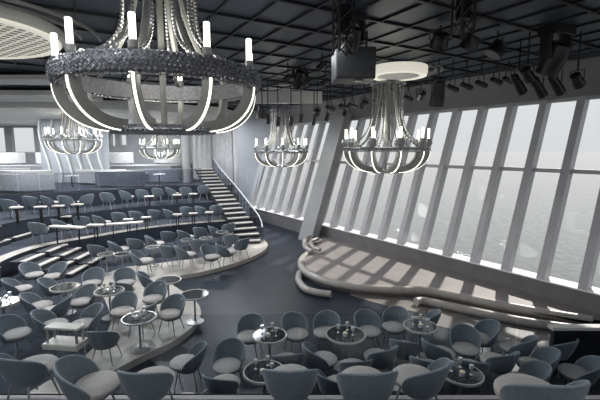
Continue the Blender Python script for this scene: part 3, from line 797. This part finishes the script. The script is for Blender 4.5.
# ------------------------------------------------------------------ ceiling equipment
def spot(px, py, Y, r, l, tilt, az, label, face=None, group='black spotlights'):
    p = atY(px, py, Y); t = thing('spotlight', label, 'spotlight', p, 0, group)
    Rm = Matrix.Rotation(az,3,'Z') @ Matrix.Rotation(tilt,3,'X')
    mb = MB(); mb.lathe([(r*.6,l*.5),(r*.9,l*.42),(r*.85,l*.1),(r,-l*.1),(r*1.05,-l*.5)],12)
    mb.v = [tuple(Rm@Vector(v)) for v in mb.v]; mb.build('housing','darkmetal',t,True)
    f = MB(); f.lathe([(r*.92,-l*.5-.012),(r*.92,-l*.5+.005)],12); f.v = [tuple(Rm@Vector(v)) for v in f.v]; f.build('lens', face or 'gridtrim', t)
    y = MB(); X = Vector((cos(az),sin(az),0))*(r*1.15); top = ZC-p.z
    y.tube([X*1.0, X+Vector((0,0,l*.6)), -X+Vector((0,0,l*.6)), -X],.014,5); y.build('yoke','darkmetal',t)
    MB().tube([(0,0,l*.6),(0,0,top)],.02,6).build('hanging_rod','darkmetal',t)
    return t
S1 = 'small black spotlight, %s from left in the row over the far windows'
for i,(px,py) in enumerate(((268,119),(278,121),(291,121),(301,118),(314,121),(327,117),(345,112))):
    spot(px,py,15.5+.2*i,.085,.34,.25,.3*i,S1 % ORD[i])
spot(317,112,15.2,.12,.3,1.2,0,'spotlight with bright white lens beside the leaning column top','lampface')
spot(364,104,13.6,.12,.3,1.15,.1,'spotlight with bright white lens left of middle chandelier strands','lampface')
spot(421,95,12.6,.12,.3,1.15,-.1,'spotlight with bright white lens right of middle chandelier strands','lampface')
spot(438,94,11.6,.20,.72,.15,.4,'bulky black hanging stage light right of the middle chandelier')
spot(262,112,14.2,.18,.42,.2,.8,'bulky black stage light left of the far chandelier')
for i,(px,py,Yy) in enumerate(((518,84,9.6),(538,87,9.4),(556,84,9.2))):
    spot(px,py,Yy,.11,.52,.75,-1.2,'long black spotlight angled down left, %s of three near upper right' % ['leftmost','middle','rightmost'][i])
spot(527,74,9.0,.12,.34,.9,-1.0,'short black spotlight behind the angled trio, left one')
spot(577,80,9.0,.12,.34,.9,-1.0,'short black spotlight behind the angled trio, right one')
for i,(px,py,Yy) in enumerate(((440,40,8.6),(471,43,8.7),(497,49,9.0))):
    spot(px,py,Yy,.19,.30,.6,.8*i,'stout black stage light under the grid, %s of a loose trio at upper centre right' % ['leftmost','middle','rightmost'][i])
for i,(px,py,Yy) in enumerate(((322,66,11),(325,82,12.5),(305,83,12.5),(288,78,12))):
    spot(px,py,Yy,.09,.26,1.0,1.2,'small dark spotlight left of the projector box, %s' % ['highest','lower right','lower middle','lower left'][i])
for i,(px,py) in enumerate(((452,88),(466,86),(481,84),(496,81),(508,80))):
    t = spot(px,py,11.8,.08,.42,1.35,-1.1,'slim black track light on rail above windows, %s from left' % ORD[i])
for i,(px,py) in enumerate(((330,108),(343,107),(352,106),(376,103),(398,100),(408,98))):
    spot(px,py,14.2,.08,.36,1.3,-1.1,'slim black track light near middle chandelier, %s from left' % ORD[i])
# big moving light cluster
def moving(px, py, Y, s, label):
    p = atY(px,py,Y); t = thing('moving_stage_light', label, 'stage light', p, .4, 'moving stage lights')
    MB().box((0,0,.42*s),(.5*s,.36*s,.16*s)).build('base_box','darkmetal',t,bevel=.02)
    for sx in (-1,1): MB().box((sx*.25*s,0,.16*s),(.07*s,.2*s,.42*s)).build('yoke_arm','darkmetal',t,bevel=.02)
    h = MB(); h.lathe([(.08*s,.24*s),(.17*s,.2*s),(.2*s,.0),(.18*s,-.2*s),(.19*s,-.3*s)],14); Rm = Matrix.Rotation(.5,3,'X'); h.v = [tuple(Rm@Vector(v)) for v in h.v]
    h.build('head','darkmetal',t,True)
    MB().tube([(0,0,.5*s),(0,0,ZC-p.z)],.05*s,6).build('clamp_rod','darkmetal',t)
moving(555,57,8.8,1.25,'large black moving stage light hanging above angled spotlights at upper right')
moving(300,78,13.4,1.0,'black moving stage light hanging left of the projector box')
moving(352,38,8.0,.9,'black moving stage light above the projector box')
# truss drops and projector
def truss(px, py0, py1, Y, w, label):
    a = atY(px,py1,Y); t = thing('hanging_truss', label, 'truss', a, .3, 'hanging trusses'); h = ZC-a.z
    for sx in (-1,1):
        for sy in (-1,1): MB().tube([(sx*w/2,sy*w/2,0),(sx*w/2,sy*w/2,h)],.022,6).build('chord','darkmetal',t)
    mb = MB(); n = max(3,int(h/(w*.9)))
    for k2 in range(n):
        z0 = h*k2/n; z1 = h*(k2+1)/n; q = [(-1,-1),(1,-1),(1,1),(-1,1)]
        for j in range(4):
            a2, b3 = q[j], q[(j+1)%4]; mb.tube([(a2[0]*w/2,a2[1]*w/2,z0),(b3[0]*w/2,b3[1]*w/2,z1)],.012,5)
    mb.build('lacing','darkmetal',t)
    MB().box((0,0,h*.55),(w*.75,w*.75,h*.5)).build('cable_bundle','black',t,bevel=.03)
truss(343,0,54,6.9,.26,'black vertical truss dropping from the grid to the projector box')
truss(462,0,36,6.6,.24,'black vertical truss hanging at the top right of centre')
a = atY(352.5,82,9.0); t = thing('projector', 'large dark grey box projector hanging below the ceiling grid at centre', 'projector', a, .05)
MB().box((0,0,.34),(.86,.8,.66)).build('housing','projector',t,bevel=.03)
MB().lathe([(.1,0),(.12,.16)],16,(.1,-.2,-.02)).build('lens','black',t)
for sx in (-.3,.3): MB().tube([(sx,0,.66),(sx,0,ZC-a.z)],.025,6).build('bracket','darkmetal',t)
# ------------------------------------------------------------------ right counter and left console
a = at(553,328,1.0)
t = thing('service_counter','black counter with pale top edge at the right below the stage','counter',(a.x+1.1,a.y+.09,0))
MB().box((0,0,.47),(2.1,.14,.94)).build('body','black',t,bevel=.01); MB().box((0,0,.97),(2.2,.18,.07)).build('counter_top','nosing',t,bevel=.01)
a = at(69,325,.98)
t = thing('serving_console','pale two-level console standing among chairs at lower left','console',(a.x,a.y,.156),-.12)
MB().box((0,0,.80),(.72,.26,.05)).build('top_shelf','whitegloss',t,bevel=.012); MB().box((0,0,.44),(.76,.4,.12)).build('lower_shelf','whitegloss',t,bevel=.02)
for sx in (-1,1):
    for sy in (-1,1): MB().box((sx*.32,sy*.1,.39),(.035,.035,.78)).build('leg','legmetal',t)

# keep neighbours on one floor from standing in each other
bpy.context.view_layer.update()
MV = [(o, .335*o.scale.x) for o in CLIST]+[(o, .36*o.scale.x) for o in list(bpy.data.objects) if o.name.startswith('cocktail_table')]
DECO = [o for o in bpy.data.objects if o.parent is None and o.name.split('.')[0] in ('drinking_glass','candle_holder')]
owner = {}
MV.append((bpy.data.objects['serving_console'], .42))
for d in DECO:
    tb = min((o for o,_ in MV if o.name.startswith('cocktail_table')), key=lambda o: (o.location-d.location).xy.length); owner[d.name] = (d, tb, (d.location-tb.location).xy)
for it in range(60):
    for i in range(len(MV)):
        a, ra = MV[i]
        for j in range(i+1, len(MV)):
            b2, rb = MV[j]
            if abs(a.location.z-b2.location.z) > .1: continue
            d2 = (b2.location-a.location).xy; l = d2.length
            if l < ra+rb and l > 1e-6:
                sft = d2/l*(ra+rb-l)*.5; a.location.x -= sft.x; a.location.y -= sft.y; b2.location.x += sft.x; b2.location.y += sft.y
for members, look, where in ROWS:
    ms = sorted(members, key=lambda o: o.location.x/(o.location.y*_c-(o.location.z+.5-CH)*_s)); n = len(ms)
    for i, o in enumerate(ms):
        w_ = 'leftmost' if i == 0 else ('rightmost' if i == n-1 else ORD[i]+' from left'); o['label'] = '%s, %s %s' % (look, w_, where)
for d, tb, off in owner.values(): d.location.x = tb.location.x+off.x; d.location.y = tb.location.y+off.y

# ------------------------------------------------------------------ outside
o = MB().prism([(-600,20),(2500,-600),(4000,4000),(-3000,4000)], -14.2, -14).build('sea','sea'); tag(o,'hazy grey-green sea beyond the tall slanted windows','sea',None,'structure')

# ------------------------------------------------------------------ light
w = bpy.data.worlds.new('World'); SC.world = w; w.use_nodes = True; nt = w.node_tree; bg = nt.nodes['Background']
tc = nt.nodes.new('ShaderNodeTexCoord'); sx = nt.nodes.new('ShaderNodeSeparateXYZ'); r = nt.nodes.new('ShaderNodeValToRGB')
nt.links.new(tc.outputs['Generated'], sx.inputs[0]); nt.links.new(sx.outputs['Z'], r.inputs['Fac']); nt.links.new(r.outputs['Color'], bg.inputs['Color'])
r.color_ramp.elements[0].position = 0; r.color_ramp.elements[0].color = (.56,.575,.58,1)
r.color_ramp.elements[1].position = .5; r.color_ramp.elements[1].color = (.64,.665,.69,1)
e = r.color_ramp.elements.new(.12); e.color = (.60,.62,.635,1)
bg.inputs['Strength'].default_value = 1.36
sd = bpy.data.lights.new('sun','SUN'); sd.energy = 4.8; sd.angle = radians(1.2); sd.color = (1,.93,.86)
so = bpy.data.objects.new('sun', sd); COL.objects.link(so)
so.rotation_euler = Vector((-.657,-.906,-1)).to_track_quat('-Z','Y').to_euler()

def area(x, y, z, sx_, e, col=(.93,.96,1)):  # fill added under the ceiling to brighten the interior, no fixture modelled
    l = bpy.data.lights.new('fill_light','AREA'); l.shape='DISK'; l.size=sx_; l.energy=e; l.color=col
    o = bpy.data.objects.new('fill_light', l); COL.objects.link(o); o.location=(x,y,z)
for (x,y,e) in ((-3,4,60),(3,4,40),(-9,5,90),(-6,10,170),(0,9,60),(-12,12,260),(-6.5,16.5,420),(-13,17,420),(-3,20,240)):
    area(x,y,6.62,2.2,e)
for (x,y,e) in ((-10,23.5,280),(-17,23,290),(-22,28,380),(-12,30,260),(-5.2,24.5,90)): area(x,y,6.5,2.2,e*1.5)
for o in list(bpy.data.objects):
    if o.name.split('.')[0]=='chandelier':
        l = bpy.data.lights.new('candle_light','POINT'); l.energy=90; l.shadow_soft_size=.6; l.color=(1,.97,.88)
        q = bpy.data.objects.new('candle_light', l); COL.objects.link(q); q.location=(o.location.x,o.location.y,o.location.z+.6)

cam = bpy.data.cameras.new('camera'); co = bpy.data.objects.new('camera', cam); COL.objects.link(co)
cam.sensor_width = 36; cam.lens = F/600*36; cam.clip_end = 6000
co.location = (0,0,4.5); co.rotation_euler = (pi/2-PIT, 0, 0)
SC.camera = co
SC.view_settings.view_transform = 'Standard'; SC.view_settings.look = 'None'; SC.view_settings.gamma = 1; SC.view_settings.exposure = 0
SC.cycles.max_bounces = 8; SC.cycles.transparent_max_bounces = 16
